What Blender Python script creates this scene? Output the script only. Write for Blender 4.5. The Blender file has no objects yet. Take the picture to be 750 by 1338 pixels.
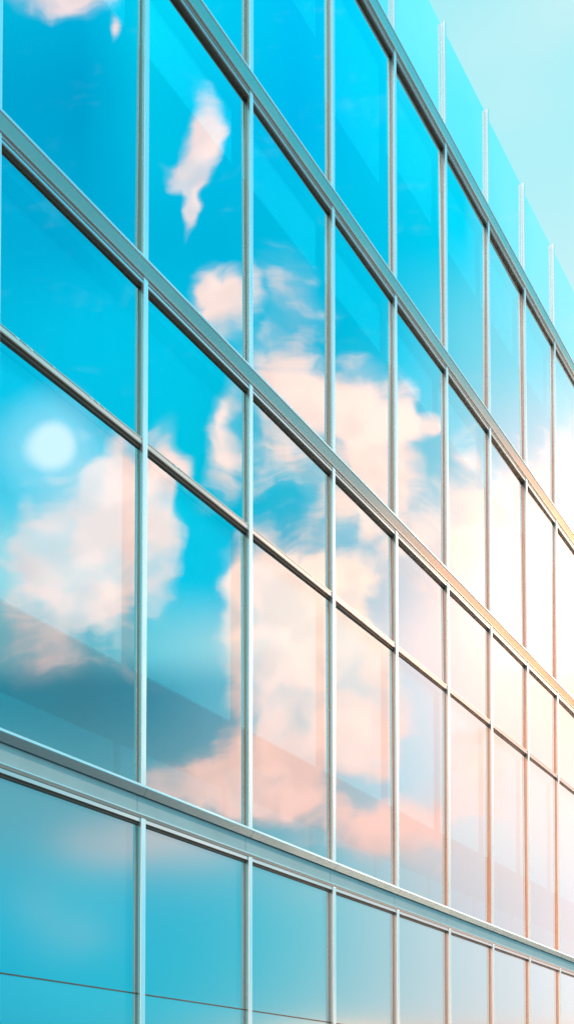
import bpy, bmesh, math, random
from mathutils import Vector, Matrix
random.seed(7)
S = bpy.context.scene
COL = S.collection
R = math.radians

# ------------------------------------------------------------------ camera
EYE = 1.6
TH = R(34.9637)                       # bearing of the facade, clockwise from +Y
DIST = 6.7                            # eye to glass plane
TILT = R(1.80048)
cd = bpy.data.cameras.new('camera'); cam = bpy.data.objects.new('camera', cd); COL.objects.link(cam)
cam.location = (0, 0, EYE); cam.rotation_euler = (R(90) + TILT, 0, 0)
cd.sensor_fit = 'HORIZONTAL'; cd.sensor_width = 36; cd.lens = 62.4
cd.shift_y = (1424.62 - 669) / 750
cd.clip_start = 0.1; cd.clip_end = 5000
S.camera = cam
S.view_settings.view_transform = 'Standard'; S.view_settings.look = 'None'
S.view_settings.exposure = 0; S.view_settings.gamma = 1
S.cycles.max_bounces = 5; S.cycles.glossy_bounces = 4; S.cycles.diffuse_bounces = 2; S.cycles.transparent_max_bounces = 8
S.cycles.caustics_reflective = True
S.cycles.sample_clamp_indirect = 2.5; S.cycles.sample_clamp_direct = 3.0

SUN_AZ, SUN_EL = R(55), R(27)
REFL = 0.41                           # share of light the coated glass mirrors

# ------------------------------------------------------------------ node helpers
class NT:
    def __init__(s, tree): s.t = tree; s.n = tree.nodes; s.l = tree.links
    def inp(s, sock, v):
        if v is None: return
        if isinstance(v, bpy.types.NodeSocket): s.l.new(v, sock)
        else: sock.default_value = v
    def math(s, op, a, b=None, c=None, clamp=False):
        n = s.n.new('ShaderNodeMath'); n.operation = op; n.use_clamp = clamp
        for i, v in enumerate((a, b, c)): s.inp(n.inputs[i], v)
        return n.outputs[0]
    def vec(s, op, a, b=None, out=0):
        n = s.n.new('ShaderNodeVectorMath'); n.operation = op
        s.inp(n.inputs[0], a); s.inp(n.inputs[1], b)
        return n.outputs[out]
    def dot(s, a, b): return s.vec('DOT_PRODUCT', a, b, 1)
    def scale(s, a, k):
        n = s.n.new('ShaderNodeVectorMath'); n.operation = 'SCALE'
        s.inp(n.inputs[0], a); s.inp(n.inputs[3], k); return n.outputs[0]
    def mix(s, f, a, b, blend='MIX'):
        n = s.n.new('ShaderNodeMixRGB'); n.blend_type = blend
        s.inp(n.inputs[0], f); s.inp(n.inputs[1], a); s.inp(n.inputs[2], b); return n.outputs[0]
    def smooth(s, v, lo, hi, a=0.0, b=1.0):
        n = s.n.new('ShaderNodeMapRange'); n.interpolation_type = 'SMOOTHSTEP'
        s.inp(n.inputs[0], v); n.inputs[1].default_value = lo; n.inputs[2].default_value = hi
        n.inputs[3].default_value = a; n.inputs[4].default_value = b; return n.outputs[0]
    def noise(s, vec, scale, detail=4, rough=0.55, out=0):
        n = s.n.new('ShaderNodeTexNoise'); s.inp(n.inputs['Vector'], vec)
        n.inputs['Scale'].default_value = scale; n.inputs['Detail'].default_value = detail
        n.inputs['Roughness'].default_value = rough; return n.outputs[out]
    def ramp(s, f, stops, interp='EASE'):
        n = s.n.new('ShaderNodeValToRGB'); s.inp(n.inputs[0], f); cr = n.color_ramp; cr.interpolation = interp
        while len(cr.elements) > 1: cr.elements.remove(cr.elements[-1])
        for i, (p, c) in enumerate(stops):
            e = cr.elements[0] if i == 0 else cr.elements.new(p)
            e.position = p; e.color = (*c, 1)
        return n.outputs[0]

def lin(c):
    return tuple(((v/255)/12.92 if v/255 <= 0.04045 else ((v/255+0.055)/1.055)**2.4) for v in c)

# ------------------------------------------------------------------ sky
w = bpy.data.worlds.new('World'); S.world = w; w.use_nodes = True
T = NT(w.node_tree); T.n.clear()
tc = T.n.new('ShaderNodeTexCoord'); D = tc.outputs['Generated']
sky = T.n.new('ShaderNodeTexSky'); sky.sky_type = 'NISHITA'; sky.sun_disc = False
sky.sun_elevation = SUN_EL; sky.sun_rotation = SUN_AZ
sky.air_density = 1.0; sky.dust_density = 1.5; sky.ozone_density = 1.0
# graded nishita: turquoise summer sky, used all round
nish = T.mix(1.0, T.scale(sky.outputs[0], 0.10), (0.55, 1.25, 1.10, 1), 'MULTIPLY')
hazec = T.ramp(T.math('MULTIPLY_ADD', T.dot(D, (0, 0, 1)), 1.0, 0.0, clamp=True),
               [(0.0, (0.95, 0.96, 0.95)), (0.56, (0.76, 0.97, 0.99)), (0.72, (0.46, 0.94, 1.0)), (0.95, (0.25, 0.84, 0.96))])
generic = T.mix(0.90, nish, hazec)
wisp = T.noise(T.vec('MULTIPLY', D, (1, 1, 2.2)), 2.3, 3, 0.6)
generic = T.mix(T.smooth(wisp, 0.50, 0.78, 0, 0.5), generic, (0.95, 0.95, 0.94, 1))

# sky behind the viewer: turquoise, peach and white patches added to tint mullion sides
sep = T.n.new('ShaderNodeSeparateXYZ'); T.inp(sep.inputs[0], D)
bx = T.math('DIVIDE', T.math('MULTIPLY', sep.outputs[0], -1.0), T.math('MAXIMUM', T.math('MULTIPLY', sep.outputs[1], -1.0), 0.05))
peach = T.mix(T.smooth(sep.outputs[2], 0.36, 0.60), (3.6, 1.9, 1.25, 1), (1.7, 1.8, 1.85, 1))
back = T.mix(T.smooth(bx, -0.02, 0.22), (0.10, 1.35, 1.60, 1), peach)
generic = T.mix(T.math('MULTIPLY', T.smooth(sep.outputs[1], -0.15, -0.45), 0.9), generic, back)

# cloud bank standing opposite the facade: a gnomonic chart of that part of the sky dome
u3 = Vector((math.sin(TH), math.cos(TH), 0)); n3 = Vector((math.cos(TH), -math.sin(TH), 0))
mir = lambda v: v - 2 * v.dot(n3) * n3
fwd = mir(Vector((0, math.cos(TILT), math.sin(TILT)))); upv = mir(Vector((0, -math.sin(TILT), math.cos(TILT)))); rgt = mir(Vector((1, 0, 0)))
df = T.math('MAXIMUM', T.dot(D, fwd), 0.08)
U = T.math('MULTIPLY_ADD', T.math('DIVIDE', T.dot(D, rgt), df), 13.0, 3.75)
V = T.math('MULTIPLY_ADD', T.math('DIVIDE', T.dot(D, upv), df), -13.0, 14.2462)
cb = T.n.new('ShaderNodeCombineXYZ'); T.inp(cb.inputs[0], U); T.inp(cb.inputs[1], V)
P = cb.outputs[0]

def grid(rows, xs):
    """tensor grid of colours: rows = [(y, [colour per xs])], everything in hundredths"""
    x0, x1 = xs[0], xs[-1]
    f = T.math('DIVIDE', T.math('SUBTRACT', U, x0), x1 - x0, clamp=True)
    prev = None
    for y, cols in rows:
        c = T.ramp(f, [((x - x0) / (x1 - x0), lin(k)) for x, k in zip(xs, cols)], 'LINEAR')
        if prev is None: out = c
        else: out = T.mix(T.smooth(V, prev, y), out, c)
        prev = y
    return out

base = grid([
 (0.0,  [(0,172,212),(0,166,210),(0,198,230),(0,188,228),(0,182,232),(0,200,238),(95,225,242),(130,232,245),(150,238,245)]),
 (1.5,  [(0,158,204),(0,152,198),(0,186,222),(0,180,222),(0,176,228),(0,196,236),(20,210,238),(120,228,242),(145,234,243)]),
 (3.0,  [(0,162,206),(0,160,204),(0,174,216),(0,174,216),(0,184,222),(0,190,230),(0,200,234),(115,220,236),(140,226,240)]),
 (4.5,  [(0,176,215),(0,184,224),(0,188,226),(0,186,222),(0,180,218),(0,190,226),(90,206,230),(120,212,232),(150,222,238)]),
 (6.0,  [(0,176,212),(0,176,212),(0,190,222),(0,180,212),(0,182,214),(60,192,222),(130,202,224),(180,214,230),(205,228,236)]),
 (7.5,  [(140,200,212),(120,192,210),(0,180,212),(0,176,212),(0,165,202),(140,192,216),(240,224,224),(255,248,240),(255,245,235)]),
 (8.4,  [(110,170,185),(95,160,178),(105,185,202),(150,195,208),(190,210,220),(205,220,230),(246,228,228),(254,240,232),(254,238,225)]),
 (9.0,  [(50,132,155),(60,128,150),(60,138,164),(100,162,184),(140,184,202),(186,210,226),(244,230,228),(252,234,224),(252,224,208)]),
 (10.5, [(100,160,176),(92,156,172),(106,162,178),(125,170,186),(138,186,202),(188,212,224),(224,224,229),(245,234,229),(250,238,230)]),
 (12.0, [(0,178,212),(10,188,216),(0,176,210),(40,184,210),(100,196,213),(170,210,220),(205,220,228),(225,228,234),(238,236,240)]),
 (13.2, [(0,170,205),(10,180,210),(20,182,210),(60,186,210),(120,198,213),(175,210,220),(205,220,227),(220,226,231),(232,230,233)]),
 (13.95, [(0,140,165),(30,150,175),(90,160,175),(190,170,165),(245,175,150),(255,175,130),(255,180,130),(255,190,140),(255,200,160)]),  # warm low-sky row added out of view, to warm the fin undersides
], [0,1,2,3,4,5,6,7,8])
cloudc = grid([
 (0.5,  [(225,215,220),(232,218,220),(235,220,222),(238,222,220),(246,232,225),(250,240,235),(250,245,240)]),
 (5.0,  [(232,222,222),(244,226,222),(248,226,220),(250,232,224),(255,238,228),(255,245,236),(255,248,242)]),
 (8.0,  [(222,200,198),(248,222,214),(253,222,210),(254,228,214),(255,242,222),(255,244,230),(255,248,238)]),
 (9.6,  [(160,160,170),(190,160,165),(238,204,196),(250,216,204),(254,228,212),(255,228,214),(255,240,225)]),
 (10.6, [(180,185,190),(205,185,185),(248,212,200),(244,214,206),(248,220,210),(250,222,210),(255,238,222)]),
 (11.6, [(195,195,198),(215,195,195),(215,198,198),(222,205,200),(235,215,208),(240,220,212),(248,236,228)]),
], [0,1,2,3.3,4.6,5.8,8])

warp = T.noise(P, 0.55, 1, 0.5, out=1)
warp2 = T.noise(P, 2.2, 1, 0.5, out=1)
Pw = T.vec('ADD', P, T.vec('ADD', T.scale(T.vec('SUBTRACT', warp, (0.5,)*3), 0.9), T.scale(T.vec('SUBTRACT', warp2, (0.5,)*3), 0.34)))
def blob(acc, x, y, rx, ry, rot=0, amp=1.0, src=None):
    m = T.n.new('ShaderNodeMapping'); m.vector_type = 'TEXTURE'
    T.inp(m.inputs[0], src or Pw); m.inputs[1].default_value = (x/100, y/100, 0)
    m.inputs[2].default_value = (0, 0, R(rot)); m.inputs[3].default_value = (rx/100*1.25, ry/100*1.25, 50)
    g = T.n.new('ShaderNodeTexGradient'); g.gradient_type = 'SPHERICAL'; T.inp(g.inputs[0], m.outputs[0])
    return T.math('MULTIPLY_ADD', g.outputs[1], amp, acc)
acc = 0.0
for b in [
 (110,700,85,115),(150,640,50,60),(60,740,85,90,0,.7),(60,850,60,60,0,.5),(150,760,40,120,0,.6),
 (215,690,42,115),(225,640,35,50),
 (380,850,72,150),(345,770,40,80),(395,1000,60,110,0,.8),(345,900,50,120,0,.7),
 (475,890,50,115),(445,830,50,60),(460,960,40,60),
 (275,1010,85,42,-10,.9),(350,1035,60,40,0,.8),(480,1095,60,42,0,.8),(560,1085,55,55,0,.8),(625,1010,60,60,0,.8),
 (385,510,75,48,35,.9),(465,545,60,75),(490,610,45,70,0,.9),(450,660,60,60,0,.7),(375,590,60,60,0,.55),
 (450,762,50,30,0,.8),(548,572,28,15,-20,.7),
 (615,660,50,90,0,.8),(670,660,46,90,20,.65),(725,640,50,100,20,.6),(790,620,60,120,20,.55),
 (60,0,85,42),(266,165,26,62,8),(240,205,32,26,0,.8),(250,255,14,45,8,.9),
 (302,400,44,48),(272,365,24,30,30,.6),(300,570,22,100,8,.55),(385,400,50,70,0,.35),
 (140,1092,80,36,0,.8),(228,1108,64,36,0,.8),(85,1215,60,35,0,.35),(60,1170,45,40,0,.3),(400,1180,60,30,0,.25),(131,60,10,24,10,.6),(530,710,60,90,0,.5)]:
    acc = blob(acc, *b)
fb = T.noise(T.vec('MULTIPLY', P, (1.3, 0.8, 1)), 1.5, 3, 0.5)
dens = T.math('ADD', acc, T.math('MULTIPLY_ADD', fb, 0.62, -0.31))
sm = T.n.new('ShaderNodeMapping'); T.inp(sm.inputs[0], Pw); sm.inputs[2].default_value = (0, 0, R(58)); sm.inputs[3].default_value = (0.9, 3.6, 1)
streak = T.math('MULTIPLY', T.math('SUBTRACT', T.noise(sm.outputs[0], 1.0, 3, 0.55), 0.5), T.smooth(U, 5.4, 6.6, 0.7, 1.5))
dens = T.math('ADD', dens, streak)
cf = T.smooth(dens, 0.06, 0.62)
veil = T.smooth(T.math('ADD', acc, T.math('MULTIPLY', streak, 0.4)), 0.0, 0.75, 0, 0.55)
tex = T.noise(T.vec('ADD', Pw, (7.3, 2.1, 0)), 1.3, 2, 0.5)
cf = T.math('MULTIPLY', cf, T.smooth(tex, 0.28, 0.55, 0.62, 1.0))
cf = T.math('MULTIPLY', T.math('MAXIMUM', cf, veil), T.smooth(acc, 0.0, 0.14, 0.12, 1.0))
shade = T.smooth(T.noise(T.vec('ADD', Pw, (1.7, 5.2, 0)), 1.6, 1, 0.5), 0.32, 0.68)
cloudc = T.mix(1.0, cloudc, T.mix(shade, (0.92, 0.87, 0.90, 1), (1.10, 1.01, 1.01, 1)), 'MULTIPLY')
skyc = T.mix(cf, base, cloudc)
skyc = T.mix(1.0, skyc, T.mix(T.smooth(U, 2.5, 5.5), (1.0, 1.03, 1.0, 1), (1.10, 0.985, 0.965, 1)), 'MULTIPLY')
# flare-like white disc and halo, painted into the sky colour
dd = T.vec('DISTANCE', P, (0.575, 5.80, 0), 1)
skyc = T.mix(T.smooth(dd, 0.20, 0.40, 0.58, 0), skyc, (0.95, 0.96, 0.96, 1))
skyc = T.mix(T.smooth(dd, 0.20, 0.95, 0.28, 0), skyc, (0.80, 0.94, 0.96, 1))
skyc = T.scale(skyc, T.smooth(U, 0.0, 8.0, 0.96 / REFL, 0.92 / (REFL + 0.20)))
# warm glow of the low sun
g1 = T.vec('DISTANCE', P, (6.95, 7.85, 0), 1)
skyc = T.vec('ADD', skyc, T.scale((1.0, 0.66, 0.48), T.smooth(g1, 0.0, 4.4, 0.32, 0)))
skyc = T.vec('ADD', skyc, T.scale((1.0, 0.58, 0.26), T.smooth(g1, 0.2, 2.3, 0.40, 0)))
skyc = T.vec('ADD', skyc, T.scale((1.0, 0.78, 0.50), T.smooth(g1, 0.0, 1.3, 1.8, 0)))
hz = blob(0.0, 430, 1412, 120, 54, 0, 1.0, P)  # bright horizon patch added out of view, turns fin undersides golden
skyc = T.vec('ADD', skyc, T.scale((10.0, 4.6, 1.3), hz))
mask = T.math('MULTIPLY', T.smooth(U, 9.0, 15.0, 1, 0), T.smooth(U, -14, -5))
mask = T.math('MULTIPLY', mask, T.smooth(V, -10, -3))
mask = T.math('MULTIPLY', mask, T.smooth(T.dot(D, fwd), 0.1, 0.3))
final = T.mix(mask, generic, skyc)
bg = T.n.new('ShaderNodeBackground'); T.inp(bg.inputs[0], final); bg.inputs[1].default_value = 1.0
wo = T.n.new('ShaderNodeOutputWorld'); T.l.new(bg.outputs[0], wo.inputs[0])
w.cycles.sampling_method = 'MANUAL'; w.cycles.sample_map_resolution = 512

# ------------------------------------------------------------------ sun
sd = bpy.data.lights.new('sun', 'SUN'); sd.energy = 2.0; sd.angle = R(0.5); sd.color = (1.0, 0.80, 0.58)
sun = bpy.data.objects.new('sun', sd); COL.objects.link(sun)
sv = Vector((math.sin(SUN_AZ)*math.cos(SUN_EL), math.cos(SUN_AZ)*math.cos(SUN_EL), math.sin(SUN_EL)))
sun.rotation_euler = sv.to_track_quat('Z', 'Y').to_euler(); sun.location = (20, -10, 30)

# ------------------------------------------------------------------ materials
def newmat(name):
    m = bpy.data.materials.new(name); m.use_nodes = True
    t = NT(m.node_tree); t.n.clear(); o = t.n.new('ShaderNodeOutputMaterial'); return m, t, o
def principled(name, color, rough, metal=0.0, var=0.0, vscale=3.0, bump=0.0, bscale=40, spec=0.5, stretch=(1,1,1)):
    m, t, o = newmat(name)
    p = t.n.new('ShaderNodeBsdfPrincipled'); t.l.new(p.outputs[0], o.inputs[0])
    p.inputs['Roughness'].default_value = rough; p.inputs['Metallic'].default_value = metal
    p.inputs['Specular IOR Level'].default_value = spec
    tcn = t.n.new('ShaderNodeTexCoord').outputs['Object']; q = t.vec('MULTIPLY', tcn, stretch)
    nz = t.noise(q, vscale, 3, 0.6)
    k = t.smooth(nz, 0.3, 0.7, 1 - var, 1 + var)
    t.l.new(t.scale(color, k), p.inputs['Base Color'])
    t.l.new(t.math('MULTIPLY_ADD', t.noise(q, vscale * 3, 1), 0.1, rough - 0.05), p.inputs['Roughness'])
    if bump:
        b = t.n.new('ShaderNodeBump'); b.inputs['Strength'].default_value = bump; b.inputs['Distance'].default_value = 0.01
        t.inp(b.inputs['Height'], t.noise(q, bscale, 4)); t.l.new(b.outputs[0], p.inputs['Normal'])
    return m
M = {}
M['alu'] = principled('brushed_aluminium', (0.62, 0.73, 0.76), 0.24, 0.66, 0.03, 0.6)
M['cap_side'] = principled('pale_painted_cap_side', (0.74, 0.72, 0.71), 0.26, 0.75, 0.03, 0.6)
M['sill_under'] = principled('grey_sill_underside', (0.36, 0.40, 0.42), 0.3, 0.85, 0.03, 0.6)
M['champagne'] = principled('champagne_anodised_metal', (0.76, 0.57, 0.50), 0.24, 0.92, 0.03, 0.6)
M['head'] = principled('pale_champagne_metal', (0.66, 0.60, 0.58), 0.22, 0.9, 0.03, 0.6)
M['neck'] = principled('bronze_anodised_neck', (0.60, 0.37, 0.29), 0.3, 0.9, 0.05, 1.0)
M['alu_panel'] = principled('painted_aluminium_panel', (0.40, 0.45, 0.47), 0.6, 0.0, 0.05, 1.5, spec=0.2)
M['gasket'] = principled('dark_gasket', (0.17, 0.09, 0.065), 0.35, 0.8, 0.1, 2)
M['blind'] = principled('off_white_blind_fabric', (0.93, 0.94, 0.94), 0.9, 0, 0.03, 1, 0.1, 300)
M['plaster'] = principled('grey_plaster', (0.33, 0.36, 0.38), 0.8, 0, 0.06, 1)
M['concrete'] = principled('concrete', (0.30, 0.30, 0.29), 0.8, 0, 0.12, 1, 0.2, 20)
M['casing'] = principled('pale_casing', (0.36, 0.38, 0.38), 0.6, 0, 0.04, 1)
M['paving'] = principled('polished_stone_paving', (0.22, 0.26, 0.27), 0.22, 0, 0.10, 0.7, 0.05, 12, spec=0.35)
M['plaza'] = principled('smooth_slate_plaza', (0.19, 0.25, 0.27), 0.12, 0, 0.10, 0.05, spec=1.0)
M['asphalt'] = principled('asphalt', (0.05, 0.05, 0.052), 0.7, 0, 0.25, 3, 0.3, 60)
M['paint'] = principled('matte_white', (0.75, 0.75, 0.72), 0.6, 0, 0.08, 5)

def glass(name, refl, rough, tint, wave):
    m, t, o = newmat(name)
    gl = t.n.new('ShaderNodeBsdfGlossy'); gl.inputs['Roughness'].default_value = rough; gl.inputs[0].default_value = (1, 1, 1, 1)
    tr = t.n.new('ShaderNodeBsdfTransparent'); tr.inputs[0].default_value = (*tint, 1)
    fr = t.n.new('ShaderNodeFresnel'); fr.inputs[0].default_value = 1.5
    fac = t.math('MULTIPLY_ADD', fr.outputs[0], 2.0, refl - 0.10, clamp=True)
    g = t.n.new('ShaderNodeNewGeometry')
    q = t.vec('MULTIPLY', g.outputs['Position'], (1, 1, 0.7))
    h = t.math('MULTIPLY_ADD', t.noise(q, 3.0, 0, 0.4), 0.08, t.noise(q, 0.9, 0, 0.4))
    b = t.n.new('ShaderNodeBump'); b.inputs['Strength'].default_value = 1.0; b.inputs['Distance'].default_value = wave
    t.inp(b.inputs['Height'], h); t.l.new(b.outputs[0], gl.inputs['Normal'])
    mx = t.n.new('ShaderNodeMixShader'); t.l.new(fac, mx.inputs[0]); t.l.new(tr.outputs[0], mx.inputs[1]); t.l.new(gl.outputs[0], mx.inputs[2])
    t.l.new(mx.outputs[0], o.inputs[0]); return m
M['glass'] = glass('coated_glass', REFL, 0.0, (0.30, 0.97, 1.0), 0.0028)
M['parapet_glass'] = glass('parapet_glass', 0.14, 0.0, (0.50, 0.86, 0.92), 0.004)
m, t, o = newmat('glass_inner_face'); tr = t.n.new('ShaderNodeBsdfTransparent'); tr.inputs[0].default_value = (1, 1, 1, 1)
t.l.new(tr.outputs[0], o.inputs[0]); M['clear'] = m
m, t, o = newmat('frosted_spandrel_glass')
p = t.n.new('ShaderNodeBsdfPrincipled'); p.inputs['Base Color'].default_value = (0.005, 0.13, 0.17, 1); p.inputs['Roughness'].default_value = 0.5; p.inputs['Specular IOR Level'].default_value = 0.08
gl = t.n.new('ShaderNodeBsdfGlossy'); gl.inputs['Roughness'].default_value = 0.12; gl.inputs[0].default_value = (0.92, 1, 1, 1)
mx = t.n.new('ShaderNodeMixShader'); frs = t.n.new('ShaderNodeFresnel'); frs.inputs[0].default_value = 1.5; t.l.new(t.math('MULTIPLY_ADD', frs.outputs[0], 2.6, 0.24, clamp=True), mx.inputs[0])
t.l.new(p.outputs[0], mx.inputs[1]); t.l.new(gl.outputs[0], mx.inputs[2]); t.l.new(mx.outputs[0], o.inputs[0]); M['spandrel'] = m
m2 = m.copy(); m2.name = 'pale_spandrel_glass'; M['spandrel_low'] = m2
for n_ in m2.node_tree.nodes:
    if n_.type == 'BSDF_PRINCIPLED': n_.inputs['Base Color'].default_value = (0.05, 0.19, 0.22, 1)

# ------------------------------------------------------------------ mesh helpers (facade frame: x along the wall, y into the building, z up from the ground)
bld = bpy.data.objects.new('office_building', None); COL.objects.link(bld)
bld.location = tuple(-n3 * DIST); bld.rotation_euler = (0, 0, math.pi/2 - TH)
bld['label'] = 'long modern office building with a sky-reflecting blue glass curtain wall in silver metal frames'
bld['category'] = 'building'

def mesh_obj(name, bm, mats, parent):
    me = bpy.data.meshes.new(name); bm.to_mesh(me); bm.free()
    for x in (mats if isinstance(mats, (list, tuple)) else [mats]): me.materials.append(x)
    o = bpy.data.objects.new(name, me); COL.objects.link(o)
    if parent: o.parent = parent
    return o
def add_box(bm, x0, x1, y0, y1, z0, z1, mi=0):
    v = [bm.verts.new((x, y, z)) for x in (x0, x1) for y in (y0, y1) for z in (z0, z1)]
    for q in ((0,1,3,2),(4,6,7,5),(0,4,5,1),(2,3,7,6),(0,2,6,4),(1,5,7,3)):
        f = bm.faces.new([v[i] for i in q]); f.material_index = mi
    bm.normal_update()
def bevel(bm, w, seg=2):
    bmesh.ops.bevel(bm, geom=list(bm.edges), offset=w, segments=seg, affect='EDGES', profile=0.5)
    bmesh.ops.recalc_face_normals(bm, faces=bm.faces)
def box(name, x0, x1, p0, p1, z0, z1, mat, parent=bld, bev=0.0):
    """p = distance in front of the glass plane, z = height above the eye"""
    bm = bmesh.new(); add_box(bm, x0, x1, -p1, -p0, z0 + EYE, z1 + EYE)
    if bev: bevel(bm, bev)
    else: bmesh.ops.recalc_face_normals(bm, faces=bm.faces)
    return mesh_obj(name, bm, mat, parent)
def extrude_profile(name, prof, x0, x1, mat, parent=bld, matfn=None):
    """prof: closed list of (p, z) swept along the wall"""
    bm = bmesh.new()
    a = [bm.verts.new((x0, -p, z + EYE)) for p, z in prof]; b = [bm.verts.new((x1, -p, z + EYE)) for p, z in prof]
    n = len(prof)
    for i in range(n): bm.faces.new((a[i], a[(i+1) % n], b[(i+1) % n], b[i]))
    if matfn:
        for i, f in enumerate(bm.faces): f.material_index = matfn(i)
    bm.faces.new(a); bm.faces.new(b[::-1]); bmesh.ops.recalc_face_normals(bm, faces=bm.faces)
    return mesh_obj(name, bm, mat, parent)

SC = [1.65, 3.45, 5.268, 7.071, 8.802, 10.556, 12.222, 13.876, 15.534, 17.177, 18.737, 20.34, 21.94, 23.54]   # mullion centre lines
X0, X1 = SC[0] - 0.06, SC[-1] + 0.06
T1, T2, T3, TP = 8.475, 11.909, 15.517, 17.348
TM, TB, TB2, TS = 6.726, 3.265, 2.979, 1.233
GZ = -EYE

# ---- glazing
def pane(name, i, z0, z1, mat, tilt=0.0055):
    x0, x1 = SC[i] + 0.012, SC[i+1] - 0.012
    bm = bmesh.new(); add_box(bm, x0, x1, 0, 0.024, z0 + EYE, z1 + EYE, 1)
    for f in bm.faces:
        if f.normal.y < -0.9 or f.calc_center_median().y < 0.001: f.material_index = 0
    a, b = random.uniform(-tilt, tilt), random.uniform(-tilt, tilt)
    cx, cz = (x0+x1)/2, (z0+z1)/2 + EYE
    for v in bm.verts: v.co.y += a * (v.co.x - cx) + b * (v.co.z - cz) + 0.004
    bmesh.ops.recalc_face_normals(bm, faces=bm.faces)
    return mesh_obj(name, bm, [mat, M['clear']] if mat not in (M['spandrel'], M['spandrel_low']) else [mat, mat], bld)

rows = {'R0': (TB + 0.0, TM - 0.03), 'R1': (TM + 0.0, T1 - 0.04), 'R2': (T1, T2 - 0.04), 'R3': (T2, T3 - 0.04)}
NB = len(SC) - 1
for i in range(NB):
    for k, (a, b) in rows.items():
        pn = pane('glass_pane', i, a, b, M['glass'])
        zb = {'R0': 4.50, 'R2': 10.98, 'R3': 14.1}.get(k)
        if k == 'R3' and i == 5: zb = 13.45
        if zb:
            l, r = SC[i] + 0.09, SC[i+1] - 0.105
            bl = box('roller_blind', l, r, -0.165, -0.158, zb, b - 0.02, M['blind'])
            box('bottom_rail', l, r, -0.172, -0.151, zb - 0.022, zb, M['casing'], bl, 0.004)
    pane('parapet_glass', i, T3, TP, M['parapet_glass'])
    pane('spandrel_panel', i, TS + 0.006, TB2 - 0.02, M['spandrel'], 0.001)
    pane('spandrel_panel', i, GZ + 0.25, TS - 0.006, M['spandrel_low'], 0.001)
    # sill casings behind the big panes
    box('sill_casing', SC[i] + 0.03, SC[i+1] - 0.06, -0.62, -0.30, TB, 3.77, M['casing'], bld, 0.01)

# ---- mullions (cap on a dark neck)
def mullion(x, z0, z1, neck='neck'):
    bm = bmesh.new(); add_box(bm, x - 0.032, x + 0.032, -0.054, -0.013, z0 + EYE, z1 + EYE); bevel(bm, 0.006)
    for f in bm.faces:
        if abs(f.normal.x) > 0.8: f.material_index = 1
    o = mesh_obj('mullion', bm, [M['alu'], M['cap_side']], bld)
    box('gasket', x - 0.026, x + 0.026, -0.02, 0.0115, z0, z1 - 0.01, M[neck], o)
for x in SC:
    mullion(x, GZ + 0.2, TB2 - 0.032)
    mullion(x, TB + 0.004, T1 - 0.08)
    mullion(x, T1 + 0.013, T2 - 0.08)
    mullion(x, T2 + 0.013, T3 - 0.08)
    mullion(x, T3 + 0.013, TP + 0.03, 'cap_side')

# ---- storey fins
def fin(z):
    pr = [(-0.05, z + 0.012), (0.112, z + 0.012), (0.122, z + 0.006), (0.125, z - 0.002), (0.125, z - 0.018), (0.120, z - 0.024),
          (0.112, z - 0.026), (0.066, z - 0.110), (0.066, z - 0.116), (-0.05, z - 0.116)]
    f = extrude_profile('floor_fin', pr, X0, X1, [M['alu'], M['champagne']], bld, lambda i: 1 if i >= 5 else 0)
    box('gasket', X0, X1, 0.06, 0.108, z + 0.0125, z + 0.022, M['neck'], f)
    for i in range(NB):
        l, r = SC[i] + 0.030, SC[i+1] - 0.030
        zt = z - 0.1165
        h = extrude_profile('head_frame', [(-0.02, zt), (0.050, zt), (0.052, zt - 0.030), (0.046, zt - 0.034), (0.038, zt - 0.034), (0.038, zt - 0.042),
                            (0.043, zt - 0.045), (0.043, zt - 0.066), (0.036, zt - 0.070), (-0.02, zt - 0.070)], l, r, M['head'])
        box('gasket', l, r, -0.02, 0.014, zt - 0.096, zt - 0.0705, M['gasket'], h)
for z in (T1, T2, T3): fin(z)

# ---- thin transom
near_transoms = []
for i in range(NB):
    l, r = SC[i] + 0.034, SC[i+1] - 0.034
    h = extrude_profile('transom', [(-0.02, TM), (0.034, TM), (0.042, TM - 0.005), (0.042, TM - 0.012), (0.036, TM - 0.016), (0.036, TM - 0.022), (0.042, TM - 0.026), (0.038, TM - 0.060), (0.030, TM - 0.066), (-0.02, TM - 0.066)], l, r, M['champagne'])
    box('gasket', l, r, -0.02, 0.014, TM - 0.094, TM - 0.0665, M['gasket'], h)
    if i in (2, 3): near_transoms.append(h)

# small raised white specks on the two near transoms
def add_specks(parent, spots):
    bm = bmesh.new()
    for x, k in spots:
        mm = Matrix.Translation((x, -0.043, TM + EYE - 0.016 + random.uniform(-0.004, 0.004))) @ Matrix.Diagonal((0.022 * k, 0.004, 0.008 * k, 1))
        g = bmesh.ops.create_icosphere(bm, subdivisions=2, radius=1.0, matrix=mm)
        for v in g['verts']: v.co += Vector((random.uniform(-1, 1) * 0.004, 0, random.uniform(-1, 1) * 0.002))
    mesh_obj('white_speck', bm, M['paint'], parent)
add_specks(near_transoms[0], [(5.49, 1), (5.60, .8), (5.64, 1.1), (5.90, .7), (6.36, 1.1), (6.44, 1.3), (6.52, .8)])
add_specks(near_transoms[1], [(7.53, 1.3), (7.60, .6)])

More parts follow.
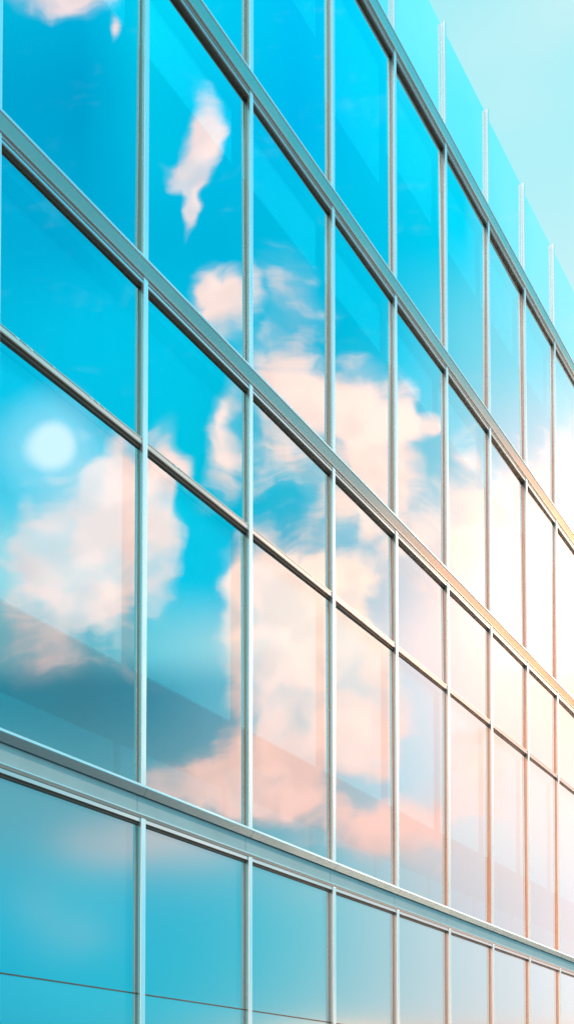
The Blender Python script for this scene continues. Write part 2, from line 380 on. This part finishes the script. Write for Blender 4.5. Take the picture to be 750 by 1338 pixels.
# ---- sill ledge, fascia and lower drip edge
for i in range(NB):
    l, r = SC[i] + 0.003, SC[i+1] - 0.003
    pr = [(-0.03, TB + 0.004), (0.070, TB + 0.004), (0.070, TB - 0.012), (0.082, TB - 0.014), (0.082, TB - 0.022), (0.100, TB - 0.024), (0.104, TB - 0.034), (0.100, TB - 0.040),
          (0.050, TB - 0.098), (-0.03, TB - 0.098)]
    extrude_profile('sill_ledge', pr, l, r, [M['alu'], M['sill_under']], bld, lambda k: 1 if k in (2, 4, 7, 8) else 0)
    box('fascia_panel', SC[i] - 0.055, SC[i+1] - 0.061, -0.02, 0.022, TB2 + 0.012, TB - 0.102, M['alu_panel'])
    l, r = SC[i] + 0.034, SC[i+1] - 0.034
    zt = TB2 - 0.034
    h = box('head_frame', l, r, -0.02, 0.040, zt - 0.040, zt, M['head'], bld, 0.003)
    box('gasket', l, r, -0.02, 0.015, zt - 0.06, zt - 0.0405, M['gasket'], h)
extrude_profile('drip_edge', [(-0.03, TB2 + 0.010), (0.060, TB2 + 0.006), (0.064, TB2 + 0.002), (0.064, TB2 - 0.006), (0.058, TB2 - 0.010), (0.046, TB2 - 0.033), (-0.03, TB2 - 0.033)], X0, X1,
                [M['alu'], M['champagne']], bld, lambda k: 1 if k >= 4 else 0)
box('joint_gasket', X0, X1, -0.02, 0.003, TS - 0.006, TS + 0.006, M['gasket'])
box('base_plinth', X0, X1, -0.3, 0.05, GZ, GZ + 0.248, M['concrete'], bld, 0.01)

# ---- inside
for z in (TB - 0.07, T1 - 0.02, T2 - 0.02, T3 - 0.02):
    box('floor_slab', X0, X1, -7.0, -0.05, z - 0.28, z, M['concrete'])
box('spandrel_backing', X0, X1, -0.30, -0.20, TM + 0.02, T1 - 0.32, M['plaster'])
box('rear_wall', X0, X1, -7.3, -7.0, GZ, T3 + 0.3, M['plaster'])
box('end_wall', X0 - 0.3, X0, -7.3, 0.02, GZ, T3 + 0.5, M['alu_panel'])
box('end_wall', X1, X1 + 0.3, -7.3, 0.02, GZ, T3 + 0.5, M['alu_panel'])
for x in (SC[2], SC[5], SC[8], SC[11]):
    box('column', x - 0.2, x + 0.2, -2.4, -2.0, TB, T3 - 0.3, M['plaster'])
box('inner_wall', X0, X1, -0.30, -0.10, GZ, TB - 0.36, M['plaster'])

# ------------------------------------------------------------------ ground
def sheet(name, x0, x1, y0, y1, z, mat, rot=True, h=0.0):
    bm = bmesh.new()
    if h: add_box(bm, x0, x1, y0, y1, z - h, z)
    else:
        bm.faces.new([bm.verts.new(c) for c in ((x0,y0,z),(x1,y0,z),(x1,y1,z),(x0,y1,z))])
    bmesh.ops.recalc_face_normals(bm, faces=bm.faces)
    o = mesh_obj(name, bm, mat, None)
    o.location = bld.location; o.rotation_euler = bld.rotation_euler
    o['kind'] = 'structure'; return o
sheet('ground', -2500, 2500, -2500, 2500, -0.14, M['plaza'])
sheet('road', -400, 400, -38, -30, -0.136, M['asphalt'])
sheet('pavement', -60, 80, -29.8, 12, 0.0, M['paving'], h=0.135)
sheet('kerb', -60, 80, -29.99, -29.802, 0.004, M['concrete'], h=0.139)
